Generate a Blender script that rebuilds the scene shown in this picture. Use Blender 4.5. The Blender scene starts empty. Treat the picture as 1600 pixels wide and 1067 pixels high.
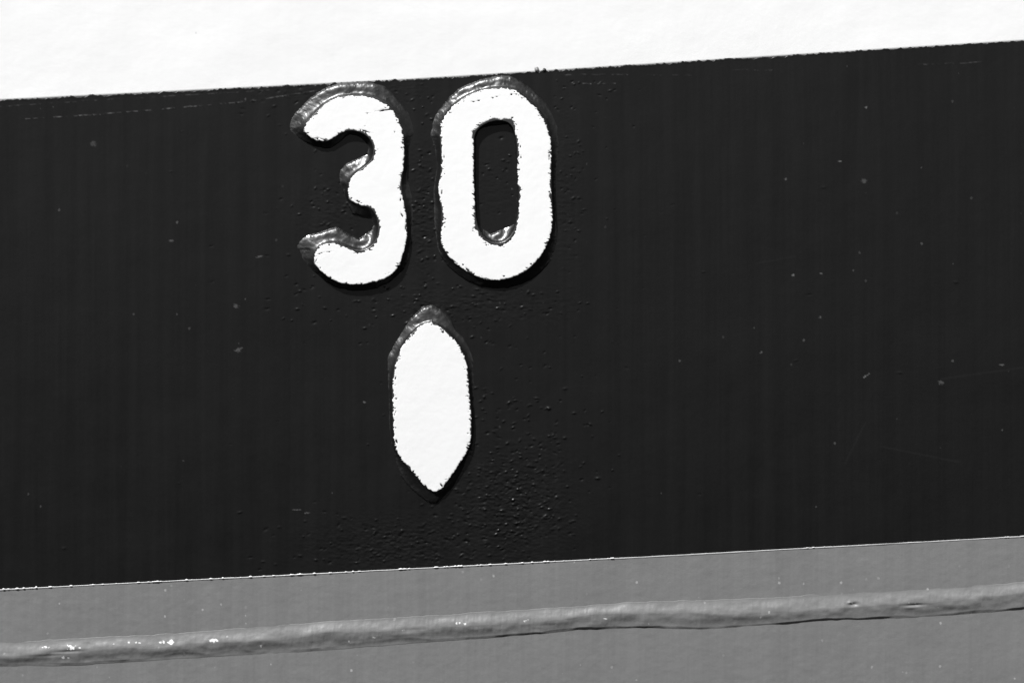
import bpy, math
import numpy as np
from mathutils import Vector

# ------------------------------------------------------------------ scale
# 1 unit of the tracing grid = S metres on the hull (a draught digit is 10 cm tall)
S = 0.0003125
U0, V0 = 800.0, 1500.0            # grid origin: u to the right, v downwards
def hull_curve(v):                # the side is very slightly rounded (flare)
    t = v - 533.5
    return -4.5e-5 * t * t

# ------------------------------------------------------------------ camera
sc = bpy.context.scene
cam_d = bpy.data.cameras.new('camera'); cam = bpy.data.objects.new('camera', cam_d)
sc.collection.objects.link(cam); sc.camera = cam
cam_d.lens = 200; cam_d.sensor_width = 36; cam_d.clip_start = 0.05; cam_d.clip_end = 500
cam.location = (0, -0.5 * 200 / 36, (V0 - 533.5) * S)
cam.rotation_euler = (math.radians(90), 0, 0)

# ------------------------------------------------------------------ light
SUN_EL, SUN_AZ = math.radians(50), math.radians(32)     # azimuth: left of the hull's normal
sd = Vector((-math.sin(SUN_AZ) * math.cos(SUN_EL), -math.cos(SUN_AZ) * math.cos(SUN_EL), math.sin(SUN_EL)))
w = bpy.data.worlds.new('World'); sc.world = w; w.use_nodes = True
nt = w.node_tree; nt.nodes.clear()
sky = nt.nodes.new('ShaderNodeTexSky'); sky.sky_type = 'NISHITA'; sky.sun_disc = False
sky.sun_elevation = SUN_EL; sky.sun_rotation = math.atan2(sd.x, sd.y)
bw = nt.nodes.new('ShaderNodeRGBToBW')                  # black-and-white photograph
bg = nt.nodes.new('ShaderNodeBackground'); bg.inputs['Strength'].default_value = 0.05
wo = nt.nodes.new('ShaderNodeOutputWorld')
nt.links.new(sky.outputs[0], bw.inputs[0]); nt.links.new(bw.outputs[0], bg.inputs['Color'])
nt.links.new(bg.outputs[0], wo.inputs['Surface'])
sun_d = bpy.data.lights.new('sun', 'SUN'); sun_d.energy = 4.6; sun_d.angle = math.radians(0.55)
sun = bpy.data.objects.new('sun', sun_d); sc.collection.objects.link(sun)
sun.rotation_euler = sd.to_track_quat('Z', 'Y').to_euler(); sun.location = (-1, -2, 2)
vs = sc.view_settings
vs.view_transform = 'Standard'; vs.look = 'None'; vs.gamma = 1; vs.use_curve_mapping = False
vs.exposure = 0.27

# ------------------------------------------------------------------ noise
_rng = np.random.default_rng(11)
_T = _rng.random((512, 512))
def vnoise(x, y, seed=0):
    x = x + seed * 37.13; y = y + seed * 91.7
    xi = np.floor(x).astype(int); yi = np.floor(y).astype(int)
    fx = x - xi; fy = y - yi
    fx = fx * fx * fx * (fx * (fx * 6 - 15) + 10); fy = fy * fy * fy * (fy * (fy * 6 - 15) + 10)
    a = _T[yi % 512, xi % 512]; b = _T[yi % 512, (xi + 1) % 512]
    c = _T[(yi + 1) % 512, xi % 512]; d = _T[(yi + 1) % 512, (xi + 1) % 512]
    return (a * (1 - fx) + b * fx) * (1 - fy) + (c * (1 - fx) + d * fx) * fy - 0.5
def fbm(x, y, seed=0, oct=3, gain=0.5):
    s = 0; a = 1.0
    for i in range(oct):
        s = s + a * vnoise(x * 2 ** i, y * 2 ** i, seed + i * 5 + 1); a *= gain
    return s
def sstep(a, b, x):
    t = np.clip((x - a) / (b - a), 0, 1); return t * t * (3 - 2 * t)

# ------------------------------------------------------------------ materials
def mat(name, col, rough=0.4, streak=0.0, streak_rough=0.0, bump=0.0, bump_scale=300, speck=0.0, speck_col=0.3,
        chip_glint_col=None, spec=0.5, micro=0.0, dust=0.0, coat=0.0):
    m = bpy.data.materials.new(name); m.use_nodes = True
    n = m.node_tree.nodes; l = m.node_tree.links
    p = n['Principled BSDF']; p.inputs['Roughness'].default_value = rough
    p.inputs['Specular IOR Level'].default_value = spec
    p.inputs['Coat Weight'].default_value = coat; p.inputs['Coat Roughness'].default_value = 0.2
    tc = n.new('ShaderNodeTexCoord')
    def mapped(sx, sy, sz):
        mp = n.new('ShaderNodeMapping'); mp.inputs['Scale'].default_value = (sx, sy, sz)
        l.new(tc.outputs['Object'], mp.inputs['Vector']); return mp.outputs[0]
    def noise(vec, scale, det=3, rg=0.5):
        t = n.new('ShaderNodeTexNoise'); t.inputs['Scale'].default_value = scale
        t.inputs['Detail'].default_value = det; t.inputs['Roughness'].default_value = rg
        l.new(vec, t.inputs['Vector']); return t.outputs['Fac']
    def math_(op, a, b=None, clamp=False):
        t = n.new('ShaderNodeMath'); t.operation = op; t.use_clamp = clamp
        for i, q in enumerate((a, b)):
            if q is None: continue
            if isinstance(q, (int, float)): t.inputs[i].default_value = q
            else: l.new(q, t.inputs[i])
        return t.outputs[0]
    def mix(fac, a, b):
        t = n.new('ShaderNodeMix'); t.data_type = 'FLOAT'
        l.new(fac, t.inputs[0])
        for i, q in ((2, a), (3, b)):
            if isinstance(q, (int, float)): t.inputs[i].default_value = q
            else: l.new(q, t.inputs[i])
        return t.outputs[0]
    def ramp(x, lo, hi):
        t = n.new('ShaderNodeMapRange'); t.inputs['From Min'].default_value = lo
        t.inputs['From Max'].default_value = hi; l.new(x, t.inputs['Value']); t.clamp = True
        return t.outputs[0]
    c = col
    if streak:
        a = noise(mapped(150, 150, 3.2), 1, 4, 0.62)        # vertical run marks, centimetres to millimetres wide
        b = noise(mapped(520, 520, 6), 1, 3, 0.6)
        s = math_('ADD', math_('MULTIPLY', math_('SUBTRACT', a, 0.5), 1.3), math_('MULTIPLY', math_('SUBTRACT', b, 0.5), 0.7))
        c = math_('MULTIPLY', col, math_('ADD', 1.0, math_('MULTIPLY', s, streak)))
        if streak_rough:
            l.new(math_('ADD', rough, math_('MULTIPLY', s, streak_rough), True), p.inputs['Roughness'])
    if dust:                                                # soft mottling
        d = noise(mapped(1, 1, 1), 900, 3, 0.6)
        c = math_('MULTIPLY', c, math_('ADD', 1.0, math_('MULTIPLY', math_('SUBTRACT', d, 0.5), dust)))
    if speck:                                               # tiny specks of another tone, few and of many sizes
        for sc_, rad, keep, k in ((330, 0.24, speck, 1.0), (130, 0.075, speck * 0.7, 0.8)):
            v = n.new('ShaderNodeTexVoronoi'); v.inputs['Scale'].default_value = sc_
            vec = mapped(1, 0.0, 0.9)
            wn = noise(mapped(1, 1, 1), 1500, 2)
            l.new(vec, v.inputs['Vector'])
            dist = math_('ADD', v.outputs['Distance'], math_('MULTIPLY', math_('SUBTRACT', wn, 0.5), rad * 1.2))
            sep = n.new('ShaderNodeSeparateColor'); l.new(v.outputs['Color'], sep.inputs[0])
            on = math_('LESS_THAN', sep.outputs[0], keep)
            r = math_('MULTIPLY', sep.outputs[1], rad)
            inside = ramp(math_('SUBTRACT', r, dist), 0.0, rad * 0.3)
            f = math_('MULTIPLY', math_('MULTIPLY', inside, on), math_('MULTIPLY', sep.outputs[2], k))
            c = mix(f, c, speck_col)
    if chip_glint_col is not None:  # chips and scuffs, plus the glints painted along the scratch lines
        at = n.new('ShaderNodeAttribute'); at.attribute_name = 'chip_glint'
        c = mix(at.outputs['Fac'], c, chip_glint_col)
    if isinstance(c, (int, float)): p.inputs['Base Color'].default_value = (c, c, c, 1)
    else:
        cc = n.new('ShaderNodeCombineColor')
        for i in range(3): l.new(c, cc.inputs[i])
        l.new(cc.outputs[0], p.inputs['Base Color'])
    h = None
    if bump:
        h = math_('MULTIPLY', noise(mapped(1, 1, 1), bump_scale, 4, 0.55), bump)
    if micro:
        q = math_('MULTIPLY', noise(mapped(1, 1, 1), bump_scale * 5, 2, 0.5), micro)
        h = q if h is None else math_('ADD', h, q)
    if h is not None:
        bn = n.new('ShaderNodeBump'); bn.inputs['Strength'].default_value = 1; bn.inputs['Distance'].default_value = 0.001
        l.new(h, bn.inputs['Height']); l.new(bn.outputs[0], p.inputs['Normal'])
    return m

M_WHITE = mat('white_topside_paint', 0.82, 0.42, streak=0.03, bump=0.10, bump_scale=260, micro=0.01, speck=0.01, speck_col=0.5)
M_MARK = mat('white_marking_paint', 0.86, 0.38, bump=0.10, bump_scale=300, micro=0.008)
M_BLACK = mat('black_hull_paint', 0.0052, 0.335, spec=0.36, streak=0.65, streak_rough=0.07, bump=0.045, bump_scale=220,
              micro=0.006, speck=0.035, speck_col=0.05, dust=0.6, chip_glint_col=0.45)
M_WELD = mat('black_paint_over_weld', 0.006, 0.41, bump=0.10, bump_scale=420, micro=0.006, dust=0.5, spec=0.95, coat=0.5)
M_GREY = mat('grey_boot_paint', 0.186, 0.47, streak=0.22, bump=0.13, bump_scale=260, micro=0.01,
             speck=0.14, speck_col=0.40, dust=0.12, chip_glint_col=0.85)
M_BEAD = mat('grey_paint_over_seam', 0.186, 0.47, streak=0.22, bump=0.12, bump_scale=330, micro=0.012,
             speck=0.14, speck_col=0.40, dust=0.14, chip_glint_col=0.85)
M_LINE = mat('white_line', 0.85, 0.4, bump=0.3, bump_scale=600)

# ------------------------------------------------------------------ mesh helpers
col = sc.collection
def to_xyz(u, v, h):
    return np.stack([(u - U0) * S, -(h + hull_curve(v)) * S, (V0 - v) * S], -1)
def link(name, co, polys, m, parent, chip_glint=None):
    """polys: list of (n,k) int arrays"""
    me = bpy.data.meshes.new(name)
    me.vertices.add(len(co)); me.vertices.foreach_set('co', co.astype(np.float32).ravel())
    idx = np.concatenate([p.ravel() for p in polys]); tot = np.concatenate([np.full(len(p), p.shape[1]) for p in polys])
    me.loops.add(len(idx)); me.loops.foreach_set('vertex_index', idx.astype(np.int32))
    me.polygons.add(len(tot))
    me.polygons.foreach_set('loop_start', (np.cumsum(tot) - tot).astype(np.int32))
    me.polygons.foreach_set('loop_total', tot.astype(np.int32))
    me.polygons.foreach_set('use_smooth', np.ones(len(tot), bool))
    me.update(calc_edges=True)
    if chip_glint is not None:
        a = me.attributes.new('chip_glint', 'FLOAT', 'POINT'); a.data.foreach_set('value', chip_glint.astype(np.float32))
    me.materials.append(m)
    o = bpy.data.objects.new(name, me); col.objects.link(o); o.parent = parent
    return o
def clip_mesh(name, U, V, H, F, m, parent, chip_glint=None):
    """height field H over the grid (U, V), kept only where F > 0, cut along the contour"""
    ny, nx = U.shape; ids = np.arange(ny * nx).reshape(ny, nx)
    a = ids[:-1, :-1].ravel(); b = ids[:-1, 1:].ravel(); c = ids[1:, 1:].ravel(); d = ids[1:, :-1].ravel()
    T = np.concatenate([np.stack([a, d, c], 1), np.stack([a, c, b], 1)])
    f = F.ravel(); P = to_xyz(U.ravel(), V.ravel(), H.ravel())
    ins = f[T] > 0; cnt = ins.sum(1)
    full = T[cnt == 3]
    t1 = T[cnt == 1]; i1 = ins[cnt == 1]; k = np.argmax(i1, 1)
    t1 = t1[np.arange(len(t1))[:, None], (k[:, None] + np.arange(3)) % 3]
    t2 = T[cnt == 2]; i2 = ins[cnt == 2]; k = np.argmin(i2, 1)
    t2 = t2[np.arange(len(t2))[:, None], (k[:, None] + 1 + np.arange(3)) % 3]       # in, in, out
    e = np.concatenate([t1[:, [0, 1]], t1[:, [0, 2]], t2[:, [1, 2]], t2[:, [0, 2]]])
    es = np.sort(e, 1); key = es[:, 0].astype(np.int64) * (ny * nx) + es[:, 1]
    uq, inv = np.unique(key, return_inverse=True)
    p0 = (uq // (ny * nx)).astype(int); p1 = (uq % (ny * nx)).astype(int)
    t = f[p0] / (f[p0] - f[p1]); NP = P[p0] + (P[p1] - P[p0]) * t[:, None]
    base = ny * nx; n1, n2 = len(t1), len(t2); inv = inv + base
    A, B, C, D = inv[:n1], inv[n1:2 * n1], inv[2 * n1:2 * n1 + n2], inv[2 * n1 + n2:]
    tr = np.concatenate([full, np.stack([t1[:, 0], A, B], 1)]); q = np.stack([t2[:, 0], t2[:, 1], C, D], 1)
    co = np.concatenate([P, NP])
    cv = None if chip_glint is None else np.concatenate([chip_glint.ravel(), chip_glint.ravel()[p0]])
    used = np.unique(np.concatenate([tr.ravel(), q.ravel()])); mp = np.zeros(len(co), int); mp[used] = np.arange(len(used))
    return link(name, co[used], [mp[tr], mp[q]], m, parent, None if cv is None else cv[used])
def slab(name, U, V, H, m, parent, depth=22, chip_glint=None):
    """height field with sides and a back, so that the plating has thickness"""
    ny, nx = U.shape; ids = np.arange(ny * nx).reshape(ny, nx)
    P = to_xyz(U.ravel(), V.ravel(), H.ravel())
    q = np.stack([ids[:-1, :-1].ravel(), ids[1:, :-1].ravel(), ids[1:, 1:].ravel(), ids[:-1, 1:].ravel()], 1)
    ring = np.concatenate([ids[0, :-1], ids[:-1, -1], ids[-1, :0:-1], ids[:0:-1, 0]])
    R = P[ring].copy(); R[:, 1] = depth * S
    n0 = len(P); k = len(ring); j = np.arange(k); j2 = (j + 1) % k
    side = np.stack([ring[j], ring[j2], n0 + j2, n0 + j], 1)
    cor = [0, nx - 1, nx - 1 + ny - 1, 2 * (nx - 1) + ny - 1]
    back = np.array([[n0 + c for c in cor]])
    cv = None if chip_glint is None else np.concatenate([chip_glint.ravel(), np.zeros(k)])
    o = link(name, np.concatenate([P, R]), [q, side, back], m, parent, cv)
    fl = np.ones(len(o.data.polygons), bool); fl[len(q):] = False
    o.data.polygons.foreach_set('use_smooth', fl)
    return o
def seg_dist(U, V, poly):
    """signed distance to a closed outline, positive inside"""
    p = np.array(poly, float); q = np.roll(p, -1, 0)
    x = U.ravel(); y = V.ravel(); best = np.full(len(x), 1e9); inside = np.zeros(len(x), bool)
    for (ax, ay), (bx, by) in zip(p, q):
        dx, dy = bx - ax, by - ay; L = dx * dx + dy * dy + 1e-9
        t = np.clip(((x - ax) * dx + (y - ay) * dy) / L, 0, 1)
        best = np.minimum(best, (x - ax - t * dx) ** 2 + (y - ay - t * dy) ** 2)
        c = (ay > y) != (by > y)
        inside ^= c & (x < dx * (y - ay) / (dy if dy else 1e-9) + ax)
    r = np.sqrt(best); return np.where(inside, r, -r).reshape(U.shape)
def axis(lo, hi, fine, parts):
    """grid lines: coarse outside, given steps inside [(a, b, step), ...]"""
    xs = [np.arange(lo, parts[0][0], fine)]
    for a, b, s in parts: xs.append(np.arange(a, b, s))
    xs.append(np.arange(parts[-1][1], hi + fine, fine)); return np.unique(np.concatenate(xs))

# ------------------------------------------------------------------ the lines of the hull
def top_line(u):   return np.interp(u, [-400, 0, 430, 640, 840, 1100, 1600, 2000], [175, 156, 134.7, 124, 111.5, 94.6, 63, 40])
def low_line(u):   return np.interp(u, [-400, 0, 500, 1000, 1600, 2000], [941, 921, 895.8, 870, 837.6, 817])
def bead_top(u):   return np.interp(u, [-400, 0, 250, 500, 760, 1000, 1150, 1300, 1600, 2000], [1026, 1003, 990, 971, 955, 939, 935, 927, 908.5, 884])
def bead_low(u):   return np.interp(u, [-400, 0, 125, 300, 500, 594, 775, 906, 1000, 1094, 1187, 1300, 1431, 1525, 1600, 2000],
                                    [1062, 1043, 1039.5, 1028, 1017, 1009.7, 996, 984.5, 981, 984, 978, 968.8, 966, 958.6, 951, 928])
U_LO, U_HI = -330, 1930

# ------------------------------------------------------------------ the hull (one thing)
hull = bpy.data.objects.new('ship_hull', None); col.objects.link(hull)
hull['label'] = 'painted ship hull side in white, black and grey bands with raised draught mark 30'
hull['category'] = 'ship hull'

# parametric bands: rows run from the upper to the lower line
def band(u, n_rows, f0, f1):
    t = np.linspace(0, 1, n_rows)[:, None]
    U = np.broadcast_to(u[None, :], (n_rows, len(u))).copy()
    V = f0(U) * (1 - t) + f1(U) * t
    return U, V

# --- white topside
us = axis(U_LO, U_HI, 25, [(-20, 1620, 4)])
U, V = band(us, 90, lambda u: top_line(u) - 380, lambda u: top_line(u) + 2)
H = fbm(U / 120, V / 90, 3) * 1.2 + fbm(U / 9, V / 9, 4) * 0.05 - 0.6
slab('white_plating', U, V, H, M_WHITE, hull)

# --- black band
us = axis(U_LO, U_HI, 20, [(-10, 440, 2), (440, 1010, 1), (1010, 1610, 2)])
rag = lambda u: top_line(u) + 2.6 * fbm(u / 7, u * 0, 21, 4, .7) + 0.8 * fbm(u / 60, u * 0, 22) - 1.2 * np.exp(-((u - 851) / 4.0) ** 2) * 2.0
U, V = band(us, 790, rag, low_line)
D = (V - rag(U))
H = fbm(U / 160, V / 160, 31) * 1.2 + fbm(U / 26, V / 40, 32) * 0.16
H += 0.5 * np.exp(-(D / 2.2) ** 2) * (0.6 + fbm(U / 5, U * 0, 33))            # thick paint lip along the upper edge
H -= 1.2 * sstep(1.2, 0, D)
line_glint = np.zeros_like(H)
# dashed scratch across the upper left, shorter ones beside; glints painted into the colour
for pts, a in (([(40, 186), (140, 180), (225, 173), (330, 164), (400, 157), (452, 149), (520, 138)], 1.3),
               ([(905, 131), (962, 131)], 1.2), ([(1125, 109), (1220, 110)], 0.4), ([(1430, 101), (1540, 97)], 0.5),
               ([(860, 116), (1080, 118)], 0.5), ([(0, 142.5 + 24), (130, 158), (420, 141)], 0.5)):
    px, py = zip(*pts)
    lv = np.interp(U, px, py, left=-999, right=-999)
    gate = np.clip(fbm(U / 9, U * 0 + a, 41, 3, .8) * 2 + 0.25, 0, 1)
    gl_ = gate * np.exp(-((V - lv - 1.2 * fbm(U / 20, U * 0, 42)) / 0.8) ** 2)
    H += 0.25 * a * gl_; line_glint = np.maximum(line_glint, 0.09 * a * gl_ * np.clip(1 + 2.5 * fbm(U / 4, V / 4, 43), 0, 2))
for cx, cy, sx, sy, a in ((800, 790, 85, 85, .75), (662, 330, 22, 110, .6), (730, 478, 130, 26, .55), (560, 850, 90, 40, .45), (885, 300, 22, 130, .35), (515, 335, 50, 55, .4),
                          (540, 140, 120, 20, .5), (775, 290, 30, 70, .25), (650, 850, 60, 40, .5)):
    e = np.exp(-((U - cx) / sx) ** 2 - ((V - cy) / sy) ** 2); m_ = e > .03
    H[m_] += 0.62 * a * e[m_] * (fbm(U[m_] / 6.5, V[m_] / 3.4, 35, 2) + 1.6 * np.clip(fbm(U[m_] / 5.5, V[m_] / 3.6, 36, 2) - .2, 0, 1))
# pimples, weld spatter and sags under the paint
rng = np.random.default_rng(5)
def pimples(n, cx, cy, sx, sy, h0, h1, box=None, w0=1.2, w1=3.4):
    for _ in range(n):
        if box: x = rng.normal((box[0] + box[2]) / 2, (box[2] - box[0]) * .38); y = rng.normal((box[1] + box[3]) / 2, (box[3] - box[1]) * .36)
        else: x = rng.normal(cx, sx); y = rng.normal(cy, sy)
        if not top_line(x) + 3 < y < low_line(x) - 5: continue
        a = rng.uniform(w0, w1); b = rng.uniform(0.9, 1.5) * (1 + .2 * (a > 2.4)); h = .68 * rng.uniform(h0, h1) * (1 if rng.random() < .5 else -0.8)
        th = rng.normal(-0.3, 0.3); c, s = math.cos(th), math.sin(th); R = 3.2 * a
        i0, i1 = np.searchsorted(us, (x - R, x + R))
        if i1 - i0 < 3: continue
        tt = (y - rag(np.array(x))) / (low_line(x) - rag(np.array(x))); j = int(tt * 789); j0, j1 = max(0, j - 12), min(790, j + 13)
        uu = U[j0:j1, i0:i1] - x; vv = V[j0:j1, i0:i1] - y
        p = (uu * c + vv * s) / a; q = (-uu * s + vv * c) / b
        H[j0:j1, i0:i1] += h * np.exp(-(p * p + q * q))
pimples(275, 790, 775, 58, 62, 0.72, 1.75)
pimples(54, 860, 690, 40, 60, 0.51, 1.40)
pimples(63, 690, 850, 70, 22, 0.72, 1.61)
pimples(82, 662, 330, 17, 95, 0.65, 1.68)
pimples(72, 0, 0, 0, 0, 0.58, 1.61, (590, 440, 860, 505))
pimples(49, 0, 0, 0, 0, 0.43, 1.12, (865, 130, 905, 470))
pimples(33, 505, 330, 26, 42, 0.72, 1.54)
pimples(16, 0, 0, 0, 0, 0.72, 1.54, (745, 215, 806, 350))
pimples(54, 0, 0, 0, 0, 0.58, 1.40, (450, 800, 640, 890))
pimples(27, 0, 0, 0, 0, 0.58, 1.40, (440, 430, 600, 520))
pimples(72, 0, 0, 0, 0, 0.58, 1.40, (400, 118, 660, 190))
pimples(22, 0, 0, 0, 0, 0.58, 1.40, (840, 110, 960, 180))
pimples(36, 0, 0, 0, 0, 0.43, 1.26, (740, 480, 860, 700))
pimples(99, 0, 0, 0, 0, 0.29, 0.84, (440, 150, 1000, 880), 0.9, 1.8)
pimples(32, 0, 0, 0, 0, 0.43, 0.84, (0, 110, 1600, 900), 2.2, 3.4)
# rare scuffs through to lighter paint
chip_glint = line_glint.copy()
for x, y, a, b, th, k in ((146, 225, 4, 3.4, 0, .28), (1350, 283, 3.6, 3.2, 0, .35), (1352, 588, 5.5, .9, -.62, .9), (1470, 597, 4, 3, .5, .4),
                          (372, 547, 4, 3, 0, .45), (369, 478, 3.5, 3, 0, .4), (405, 401, 4, 1.6, -.2, .5), (267, 376, 2.5, 2, 0, .5),
                          (374, 545, 5, 1.5, -.2, .5), (1189, 551, 3, 1.2, -.9, .6), (1282, 496, 2, 1.5, 0, .5), (1240, 430, 1.8, 1.8, 0, .9),
                          (1283, 427, 1.5, 1.5, 0, .6), (463, 796, 6, 1, .0, .5), (480, 801, 4, 1, -.1, .5), (1565, 570, 3, 1, 0, .6),
                          (1313, 252, 2.5, 1.2, -.3, .8), (1354, 168, 1.5, 1.5, 0, .9), (569, 628, 2, 1.4, 0, .6), (1228, 280, 2, 1.5, 0, .6)):
    c, s = math.cos(th), math.sin(th); p = ((U - x) * c + (V - y) * s) / a; q = (-(U - x) * s + (V - y) * c) / b
    r = p * p + q * q
    m_ = r < 6
    chip_glint[m_] = np.maximum(chip_glint[m_], 0.28 * k * np.clip(1.5 - r[m_] + 2.2 * fbm(U[m_] / 1.6, V[m_] / 1.6, 55), 0, 1))
# faint long scratches
for x0, y0, x1, y1, k in ((1320, 725, 1352, 660, .006), (1375, 697, 1500, 722, .006), (1470, 592, 1599, 574, .006), (1180, 412, 1245, 400, .005)):
    L = math.hypot(x1 - x0, y1 - y0); p = ((U - x0) * (x1 - x0) + (V - y0) * (y1 - y0)) / L; q = (-(U - x0) * (y1 - y0) + (V - y0) * (x1 - x0)) / L
    m_ = (p > 0) & (p < L) & (abs(q) < 1.6); chip_glint[m_] = np.maximum(chip_glint[m_], k)
slab('black_plating', U, V, H, M_BLACK, hull, chip_glint=chip_glint)

# --- grey band
us = axis(U_LO, U_HI, 20, [(-10, 1610, 2)])
U, V = band(us, 330, lambda u: low_line(u) + 0.0, lambda u: low_line(u) + 420)
def grey_h(U, V):
    return fbm(U / 150, V / 120, 61) * 1.0 + fbm(U / 15, V / 11, 62, 2) * 0.22 - 0.1
H = grey_h(U, V)
def white_chips(U, V, items):
    ch = np.zeros_like(U)
    for x, y, a, b, k in items:
        a, b = a * .8, b * .8; r = ((U - x) / a) ** 2 + ((V - y) / b) ** 2; m_ = r < 6
        ch[m_] = np.maximum(ch[m_], k * np.clip((1.0 - r[m_] + 3.4 * fbm(U[m_] / 2.6, V[m_] / 2.6, 66)) * 2, 0, 1))
    return ch
gl = [(17, 926, 2.5, 2, .5), (316, 917, 1.4, 2.4, .9), (228, 903, 1, 1, .6), (287, 926, 1.2, 1.2, .8), (62, 931, 2, 2, .4), (423, 910, 2, 1.6, .4),
      (39, 1047, 2.5, 1.4, .6), (815, 896, 3, 1.8, .6), (711, 904, 1.2, 1.2, .8), (720, 903, 1.8, 2, .35), (443, 935, 2, 2, .3),
      (954, 991, 3, 2, .5), (950, 1008, 3, 2, .4), (922, 1018, 2, 1.4, .6), (1235, 926, 2, 4, .6), (1046, 991, 3, 2, .5), (1579, 1007, 1.5, 1.5, .9),
      (774, 1035, 1.3, 1.3, .6), (627, 1032, 1, 2, .6), (1188, 1053, 2, 4, .3), (1133, 996, 1.2, 1.8, .5), (1102, 882, 1, 7, .3), (1157, 884, 1, 9, .35),
      (1079, 880, 1, 5, .3), (388, 1060, 2, 2, .4), (289, 1032, 1.4, 3, .5), (1370, 880, 1, 1, .5), (1532, 1015, 1, 2, .4), (1575, 852, 2, 2, .4)]
slab('grey_plating', U, V, H, M_GREY, hull, chip_glint=white_chips(U, V, gl))

# --- horizontal weld seam under thick grey paint
us = axis(U_LO, U_HI, 12, [(-10, 1610, 1.25)])
t = np.linspace(-0.12, 1.10, 96)[:, None]
U = np.broadcast_to(us[None, :], (96, len(us))).copy()
wob = 1.6 * fbm(U / 34, U * 0, 71, 3)
V = (bead_top(U) + 1.8 * fbm(U / 22, U * 0, 72, 3) + 0.7) * (1 - t) + (bead_low(U) + wob) * t
peak = 0.47 + 0.16 * fbm(U / 70, U * 0, 73)
up = sstep(0.0, 1.0, t / peak) * 0.7 + 0.3 * np.clip(t / peak, 0, 1)
tcut0 = sstep(500, 900, U + 160 * fbm(U / 60, U * 0, 79))
dn = 1 - (0.36 + 0.22 * (1 - tcut0)) * sstep(0, 1, (t - peak) / (0.95 - peak)) - 0.08 * np.clip((t - peak) / (0.95 - peak), 0, 1)
Hb = 4.7 * np.where(t < peak, up, dn)
Hb = Hb * (1 + 0.22 * fbm(U / 55, V / 30, 74)) + 1.35 * np.clip(t * 2, 0, 1) * fbm(U / 36, V / 15, 75, 2) + 0.5 * np.clip(t * 2, 0, 1) * fbm(U / 15, V / 12, 86, 2) + (0.30 * fbm(U / 9, V / 9, 76, 2) + (0.14 + 0.2 * sstep(400, 520, U) * sstep(1050, 900, U)) * fbm(U / 3.5, V / 18, 78, 2)) * sstep(0, .2, t)
sharp = 0.5 + 0.9 * fbm(U / 90, U * 0, 77)                                  # the lower toe is sharp in places, soft in others
wtoe = np.clip(0.16 - 0.20 * sharp, 0.045, 0.26)
toe_cut = sstep(500, 900, U + 160 * fbm(U / 60, U * 0, 79))
wtoe = np.clip(wtoe, 0.09, .13) * toe_cut + np.clip(wtoe * 1.6 + 0.05, .08, .3) * (1 - toe_cut)
Hb *= 1 - sstep(.6, .97, t) * (.30 + .7 * np.clip(fbm(U / 45, U * 0, 80, 3) + .1, -.3, .7))
Hb *= 1 - sstep(1 - wtoe, 1.01, t)
Hb -= np.where(t > 0.97, 0.1, 0)
Hb = np.where((t < 0) | (t > 1.01), -1.6, Hb + grey_h(U, V) * 0.5)
# crescent nick and two dents in the bead
for x, y, a, b, h in ((1334, 944, 7, 3, -2.6), (1329, 941.5, 4, 2, 1.2), (1430, 945, 13, 2, -1.4), (1425, 949, 10, 2.5, 1.0), (105, 1018, 28, 2.6, -1.5), (80, 1024, 30, 2.5, -.9),
                      (640, 985, 26, 4, -.8), (860, 976, 40, 3.5, -.6), (1370, 968, 6, 1.6, 1.2)):
    Hb += h * np.exp(-((U - x) / a) ** 2 - ((V - y + (U - x) * .05) / b) ** 2)
bl = [(111, 1010.5, 6.5, 5, 1), (70, 1011, 5, 1.6, .95), (124, 1012, 1.5, 1.5, .8), (98, 1027, 2, 2, .7), (106, 1028, 1.5, 1.2, .7), (215, 1004, 5, 1.6, 1),
      (201, 1003.5, 2, 1.8, .9), (253, 1003, 5, 3, .9), (268, 1003, 7, 4, 1), (333, 1001, 8, 3, .95), (407, 1009, 2, 2, .8), (715, 973, 3.4, 2.6, .9), (726, 974, 2.4, 3.2, .9),
      (823, 970, 4, 2.6, .6), (946, 966.5, 3, 1, .9), (630, 984, 1.6, 2, .9), (583, 996, 3, 2, .5), (631, 999, 2, 1.6, .6), (714, 989, 1.4, 1.4, .8), (545, 1002, 1, 1.4, .7),
      (1202, 957, 1.2, 2.4, .3), (1463, 949, 3, 1, .5), (177, 1006, 1, 1, .6), (1332, 942, 1.2, 1.2, .9)]
clip_mesh('weld_seam', U, V, Hb, Hb + 1.5, M_BEAD, hull, chip_glint=white_chips(U, V, bl))['label'] = 'long lumpy horizontal weld seam under thick grey paint'

# --- thin raised white line between the black and the grey
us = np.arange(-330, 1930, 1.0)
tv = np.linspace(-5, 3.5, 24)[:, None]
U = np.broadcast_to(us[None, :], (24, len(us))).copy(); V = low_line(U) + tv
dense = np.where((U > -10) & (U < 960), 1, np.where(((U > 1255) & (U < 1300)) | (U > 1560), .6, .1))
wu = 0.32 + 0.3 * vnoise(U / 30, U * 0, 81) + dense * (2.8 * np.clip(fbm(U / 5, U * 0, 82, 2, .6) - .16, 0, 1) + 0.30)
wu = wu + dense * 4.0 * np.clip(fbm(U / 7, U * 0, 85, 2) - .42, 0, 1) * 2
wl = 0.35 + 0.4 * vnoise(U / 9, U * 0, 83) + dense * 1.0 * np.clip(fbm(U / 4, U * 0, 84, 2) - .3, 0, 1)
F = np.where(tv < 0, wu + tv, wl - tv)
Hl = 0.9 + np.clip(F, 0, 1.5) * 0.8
clip_mesh('white_strip', U, V, Hl, F, M_LINE, hull)

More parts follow.
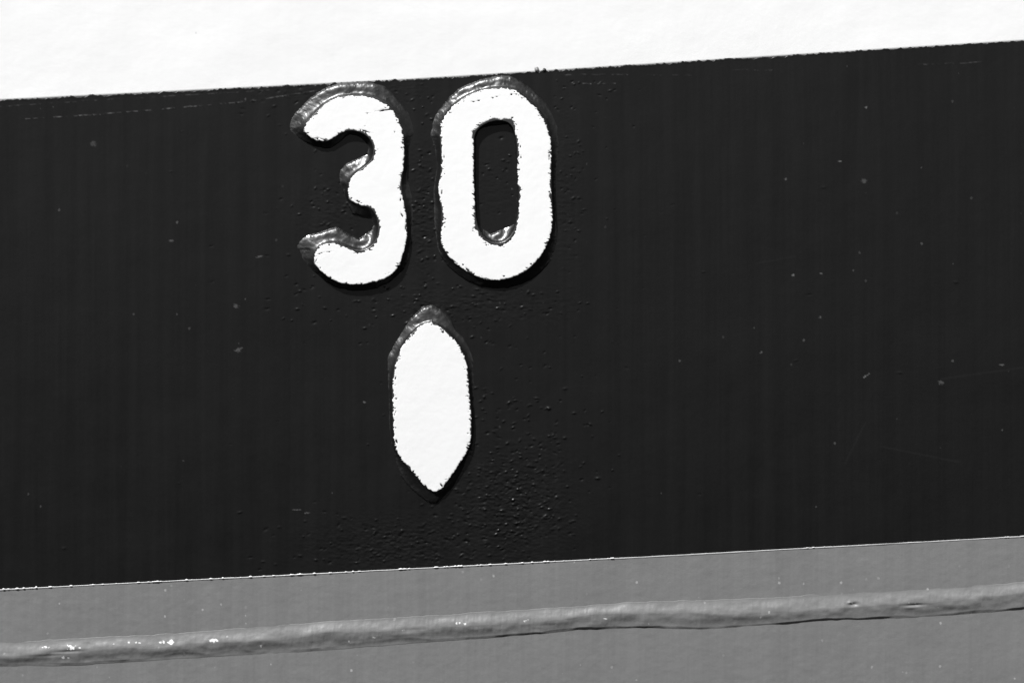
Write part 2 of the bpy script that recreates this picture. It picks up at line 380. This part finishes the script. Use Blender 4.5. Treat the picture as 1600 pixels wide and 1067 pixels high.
# ------------------------------------------------------------------ the raised marks, traced
k = 5.617
def tr(lst, ox, oy): return [(ox + x / k, oy + y / k) for x, y in lst]
three = (tr([(250,570),(262,530),(320,480),(375,430),(410,370),(470,325),(560,295),(640,290),(700,285),(800,280),(870,305),(940,335),(990,370),(1040,420),
  (1080,480),(1110,560),(1130,640),(1133,740),(1130,810),(1122,900),(1128,940),(1105,1000),(1092,1040)], 430, 100) +
 tr([(1090,80),(1115,180),(1140,240),(1145,320),(1150,400),(1160,480),(1158,540),(1135,620),(1100,680),(1105,750),(1070,790),(1030,835),(980,870),(900,900),
  (800,920),(690,930),(600,925),(560,910),(500,870),(450,845),(380,790),(345,760),(345,700),(350,620),(400,580),(460,560),(520,560),(570,585),(640,610),
  (700,640),(770,650),(810,635),(850,600),(890,570),(910,520),(925,460),(920,400),(905,340),(885,270),(850,245),(820,230),(760,232),(700,210),(655,190),
  (637,155),(640,100),(645,40)], 430, 280) +
 tr([(650,1010),(700,970),(760,930),(820,900),(870,860),(882,800),(880,740),(865,690),(840,640),(800,605),(740,585),(680,575),(620,570),(580,590),(540,630),
  (515,655),(470,670),(410,685),(355,675),(330,650),(290,625),(262,605)], 430, 100))
zero = (tr([(143,550),(190,490),(220,420),(280,370),(340,320),(400,280),(470,250),(560,225),(640,218),(720,218),(800,222),(850,255),(900,310),(950,350),
  (1000,390),(1040,445),(1080,510),(1100,570),(1115,630),(1130,700),(1130,800),(1122,880),(1125,950)], 660, 100) +
 tr([(1118,0),(1125,60),(1130,130),(1125,200),(1138,280),(1145,360),(1138,430),(1125,510),(1090,590),(1050,660),(1000,730),(920,800),(840,850),(740,880),
  (680,880),(620,893),(550,880),(480,860),(420,820),(350,775),(280,735),(210,665),(175,600),(160,540),(165,460),(180,390),(190,310),(180,240),(155,170),
  (130,100),(150,50),(165,0)], 660, 280) +
 tr([(170,960),(178,880),(172,800),(170,700),(160,610)], 660, 100))
zero_hole = (tr([(440,605),(480,565),(520,530),(580,500),(640,478),(700,490),(790,488),(800,530),(815,600),(832,650),(840,720),(845,800),(840,900),(842,1000)], 660, 100) +
 tr([(838,40),(858,70),(862,150),(850,230),(845,330),(832,400),(820,470),(780,530),(730,570),(680,592),(600,578),(550,545),(500,500),(465,440),(455,350),
  (457,220),(450,100),(447,20)], 660, 280) +
 tr([(445,950),(447,880),(450,800),(447,700),(440,650)], 660, 100))
lozenge = (tr([(640,240),(700,270),(740,305),(800,340),(850,405),(890,470),(920,520),(945,570),(955,640),(962,720),(965,800),(960,850),(978,910),(980,1000)], 560, 460) +
 tr([(982,100),(985,150),(990,230),(992,290),(983,350),(985,410),(965,460),(930,520),(880,590),(840,650),(790,720),(750,780),(720,820),(680,852),(640,830),
  (600,790),(550,740),(490,660),(430,600),(385,550),(350,500),(325,440),(312,370),(318,290),(310,210),(305,130),(303,50)], 560, 620) +
 tr([(308,830),(305,780),(305,710),(320,640),(345,560),(365,500),(390,450),(430,400),(480,340),(530,280),(580,250)], 560, 460))

three_foot = [(450.5,199.7),(453,191),(459.4,178),(471,166),(483.4,153.4),(497.6,142.7),(510,136.5),(522.6,132),(533,129.4),(554.6,128),(572.4,128),(586.7,129.6),
  (601,134.5),(611.6,142.7),(620.5,153.4),(631,166),(640,178),(646,192.6),(648,207),(644,225),(640,243),(637,270),(641,288),(645,305),(647,322),(646,345),(644,372),
  (642,387),(640,404),(634.7,420.6),(622,436.7),(608,449),(590,457),(569,461.6),(545.7,461.6),(522.6,456),(503,443),(488,427),(477,411),(468,398),(459.0,388.6),
  (467.4,376),(478,368),(492,364.6),(506.5,360),(525.2,353.9),(536.8,359),(549.3,367),(561.7,372.6),(569,367),(577.8,360),(583,352),(579,345),(568,346),(552,343),(545,341),
  (539.5,326),(538.5,312),(535,295),(528,284),(528.8,275),(531.5,265.6),(540,256.7),(551,250.4),(561.7,246),(572.4,240.6),(574,232),(566,224),(556,219),(547.5,218),(540,223),
  (529.7,231.7),(519,239),(504.8,240.6),(487,235),(473,226),(461,215),(452,205)]
zero_foot = [(674,196),(675,187),(683,175),(694,160.5),(702.7,150.7),(718.7,137.4),(736.5,129.4),(759.7,121.4),(784.6,117.4),(799,118.7),(816.7,128.5),(834.5,142),
  (848.7,155),(859.4,169.4),(866.5,185.5),(873.6,199.7),(876,214),(873,245),(869,280),(868,330),(869,345),(872,369),(870,387),(865,408),(852,426),(834.5,442),(816.7,451),
  (795,458),(774,459),(749,455),(727.7,445.6),(710,433),(694,417),(685,401),(682,387),(681,369),(678,345),(677,320),(676,300),(679,280),(681,255),(678,235),(670,214),(670,206)]
zero_floor = [(745,216),(752,206),(767,204),(784,203),(796,200),(803,216),(806,260),(807,300),(806,330),(803,350),(799,352),(784.6,358),(768.6,364.6),(760,360),
  (752.6,353),(746,345),(744,300),(744,260)]
lozenge_foot = [(606,556),(613.4,542),(622,527.7),(631,513.4),(640,497.4),(652.6,486.7),(661.5,477.8),(675.7,476.4),(684.6,481.4),(695,487.6),(702.4,495.6),(713,515),
  (725.6,527.7),(732.7,543.7),(739.8,563),(741,600),(741,640),(741,673),(740,695),(734.5,711),(725.6,735.7),(713,760.6),(699,778),(688,792.7),(674,795.4),(661.5,789),
  (645.5,773),(631,759),(622,744.6),(616,727),(613.4,709),(610,690),(607,655),(607,620),(605,590),(604.5,568)]
def blur(A, r):
    for _ in range(2):
        for ax in (0, 1):
            P = np.pad(A, [(r, r) if i == ax else (0, 0) for i in (0, 1)], mode='edge')
            C = np.cumsum(P, ax); C = np.insert(C, 0, 0, ax); n = A.shape[ax]
            A = (np.take(C, np.arange(n) + 2 * r + 1, ax) - np.take(C, np.arange(n), ax)) / (2 * r + 1)
    return A
def smooth_loop(p, n=2):
    p = np.array(p, float)
    for _ in range(n): p = (np.roll(p, 1, 0) + 2 * p + np.roll(p, -1, 0)) / 4
    return p
def mark(name, label, outline, hole, flakes, seed, foot, floor=None, h=13.0, face='painted_face'):
    p = np.array(outline); u0, v0 = p.min(0) - 34; u1, v1 = p.max(0) + 34
    g = 0.8
    us, vs_ = np.arange(u0, u1, g), np.arange(v0, v1, g)
    U, V = np.meshgrid(us, vs_)
    d = seg_dist(U, V, smooth_loop(outline, 1))
    ds = seg_dist(U, V, smooth_loop(outline, 3))                       # plate edge under the paint, rounder
    df = seg_dist(U, V, foot)                                          # foot of the fillet weld
    if hole is not None:
        d = np.minimum(d, -seg_dist(U, V, hole)); ds = np.minimum(ds, -seg_dist(U, V, smooth_loop(hole, 3)))
        df = np.minimum(df, -seg_dist(U, V, floor))
    # fillet weld all round the plate: bead foot, shallow belly, shoulder up to the plate
    ds = blur(ds, 2); gv, gu = np.gradient(blur(ds, 9), g); gn = np.hypot(gu, gv) + 1e-6
    side = np.abs(gu / gn) ** 3
    df = df - 7.5 * np.clip(-gv / gn, 0, 1) ** 1.5                        # undercut, steeper weld below
    df = np.maximum(df, ds + 3.5) + 0.9 * fbm(U / 4, V / 4, seed + 1) + 0.9 * fbm(U / 14, V / 14, seed + 2, 2)
    dp = np.maximum(-(ds + 1.2), 0)
    x = dp / np.maximum(dp + df, 1.0)                                    # 0 at the plate, 1 at the foot
    x = np.where(df < 0, 1 - df / 15, x)
    belly = np.clip(1 - x, 0, 1)
    crisp = 1 - np.clip(side * 1.3, 0, 1)                                # foot of the bead: crisp above and below, feathered on the flanks
    upf = np.clip(gv / gn * 2 + .3, 0, 1)
    p1 = 0.18 * sstep(1.02, 0.84, x) + (0.62 + .1 * (1 - upf)) * (belly + (0.02 + 0.11 * upf) * np.sin(belly * 6.28 + 3 * belly * (1 - belly) * fbm(U / 20, V / 20, seed + 12)) ) + 0.20 * upf * sstep(0.22, -0.02, x)+ 0.10 * (1 - upf) * sstep(0.22, -0.02, x)
    p2 = belly ** 1.8
    prof = p1 * crisp + p2 * (1 - crisp)
    band_ = sstep(1.02, 0.8, x) * sstep(-0.02, 0.15, x) * np.where(gv > 0, 1.0, 0.45)
    H = h * prof + band_ * (1.5 * fbm(U / 17, V / 17, seed + 3, 2) + 0.42 * fbm(U / 6, V / 6, seed + 4, 2) + 1.3 * np.clip(fbm(U / 4.5, V / 4.5, seed + 6, 2) - .38, 0, 1))
    H += 0.25 * fbm(U / 40, V / 40, seed + 5)
    H = np.where(x > 1.0, -1.4, H - 0.1)
    body = clip_mesh(name, U, V, H, H + 1.3, M_WELD, hull)
    if label: body['label'] = label
    # brushed white paint on the face, ragged edge, flakes missing
    F = d + 2.6 * fbm(U / 4.2, V / 3.2, seed + 7, 3, .75) + 0.9 * fbm(U / 16, V / 16, seed + 8)
    edge = sstep(9, 0, d)
    F = F - 7 * np.clip(fbm(U / 7, V / 3.2, seed + 9, 3, .65) - 0.40, 0, 1) * edge * 6 - 2.2 * np.clip(fbm(U / 2.4, V / 1.6, seed + 13, 2) - .22, 0, 1) * sstep(3.5, 0, d) * 2
    for fx, fy, a, b, th in flakes:
        c, s = math.cos(th), math.sin(th); pp = ((U - fx) * c + (V - fy) * s) / a; q = (-(U - fx) * s + (V - fy) * c) / b
        F = np.minimum(F, (np.sqrt(pp * pp + q * q) - 1) * min(a, b) + 0.9 * fbm(U / 3, V / 3, seed + 10))
    Hf = H + np.clip(F * 0.7, 0, 0.55) - 0.03
    clip_mesh(face, U, V, Hf, F, M_MARK, body)
    return body

mark('raised_digit', 'raised welded steel digit 3 with a ragged white painted face', three, None,
     [(604, 172.5, 9, 1.1, -.06), (595, 174.5, 5, .7, -.1), (574, 178, 2.5, .5, 0), (617, 207, 1, 1.4, 0), (500, 397, 5, .6, -.3), (516, 394, 2.6, .5, -.2),
      (493, 401, 3, .7, 0), (570, 198, 1, .6, 0), (572, 206, 7, .9, .3), (504, 218, 6, .8, .3), (626, 313, 1, 3, .2), (628, 336, 1.2, 4, -.5), (487, 405, 6, .6, .6),
      (634, 355, .8, 5, .1), (494, 408, 4, .7, -.9)], 100, three_foot)
mark('raised_digit', 'raised welded steel digit 0 with a ragged white painted face', zero, zero_hole,
     [(740, 160, 3, 1.1, .1), (748, 158, 2, .8, 0), (770, 154, 1.3, .8, 0), (777, 152, 1.6, .8, 0), (799, 148.5, 1.4, 1.2, 0), (806, 148, 2, 1, 0),
      (690.5, 301, 1, 2.4, .1), (813, 230, 1, 2, .1), (814, 246, 1, 2.2, 0), (694, 245, .9, 2, 0), (752, 195, 4, .6, -.6), (756, 193.5, 3.5, .5, -.6),
      (700, 165.5, 4, .5, -.5), (706, 163, 3, .5, -.5), (858, 246, .8, 5, 0), (731, 422, 4, 1.6, .7), (736, 426, 4, .8, .7), (703, 404, 6, .6, .8), (712, 410, 6, .6, .7),
      (859, 306, .9, 4, .2), (688, 265, 1, 6, .15), (689.5, 350, 1.4, 3, .3)], 140, zero_foot, zero_floor)
mark('draught_mark', 'raised white lozenge draught mark welded below the digits', lozenge, None,
     [(692, 519, 2.4, 1.8, .2), (702.5, 524, 1.1, 3, -.3), (674, 507, 1, .8, 0), (679, 507.5, 3, .7, .3), (618.5, 565.5, 3, 1.2, -.8), (618, 591, 1, 2, .4),
      (619, 622.6, 2, 1.2, 0), (618, 645.5, .9, 2.6, .4), (619.5, 689, 1.4, 3, -.3), (731, 677, 1, .9, 0), (690, 757.5, 1.6, 2.6, -.8), (654, 509, 5, .7, -.7),
      (658, 505.5, 3, .7, -.3), (713, 532, 2, .7, .8), (668, 765, 5, .7, .6), (684, 769, .6, 4, .5)], 180, lozenge_foot, h=11.0)

# small blob of dried paint stuck on the black and white edge
def blob(name, u, v, r, h, m, seed, label=None):
    a = np.linspace(u - r * 1.7, u + r * 1.7, 44); b = np.linspace(v - r * 1.7, v + r * 1.7, 44); U, V = np.meshgrid(a, b)
    q = 1 - ((U - u) / r) ** 2 - ((V - v) / (r * 1.1)) ** 2 + 0.5 * fbm(U / 3, V / 3, seed)
    o = clip_mesh(name, U, V, h * np.sqrt(np.clip(q, 0, 2)) + .1, q, m, hull)
    if label: o['label'] = label
M_SPAT = mat('half_covered_paint', 0.25, 0.35, dust=1.8, bump=0.5, bump_scale=900)
blob('paint_blob', 838.5, 108.3, 3.6, 3.0, M_SPAT, 5, 'tiny grey paint blob on the upper edge of the black band')
blob('paint_blob', 850.5, 109.5, 3.0, 2.6, M_WELD, 9, 'tiny black paint blob on the upper edge of the black band')
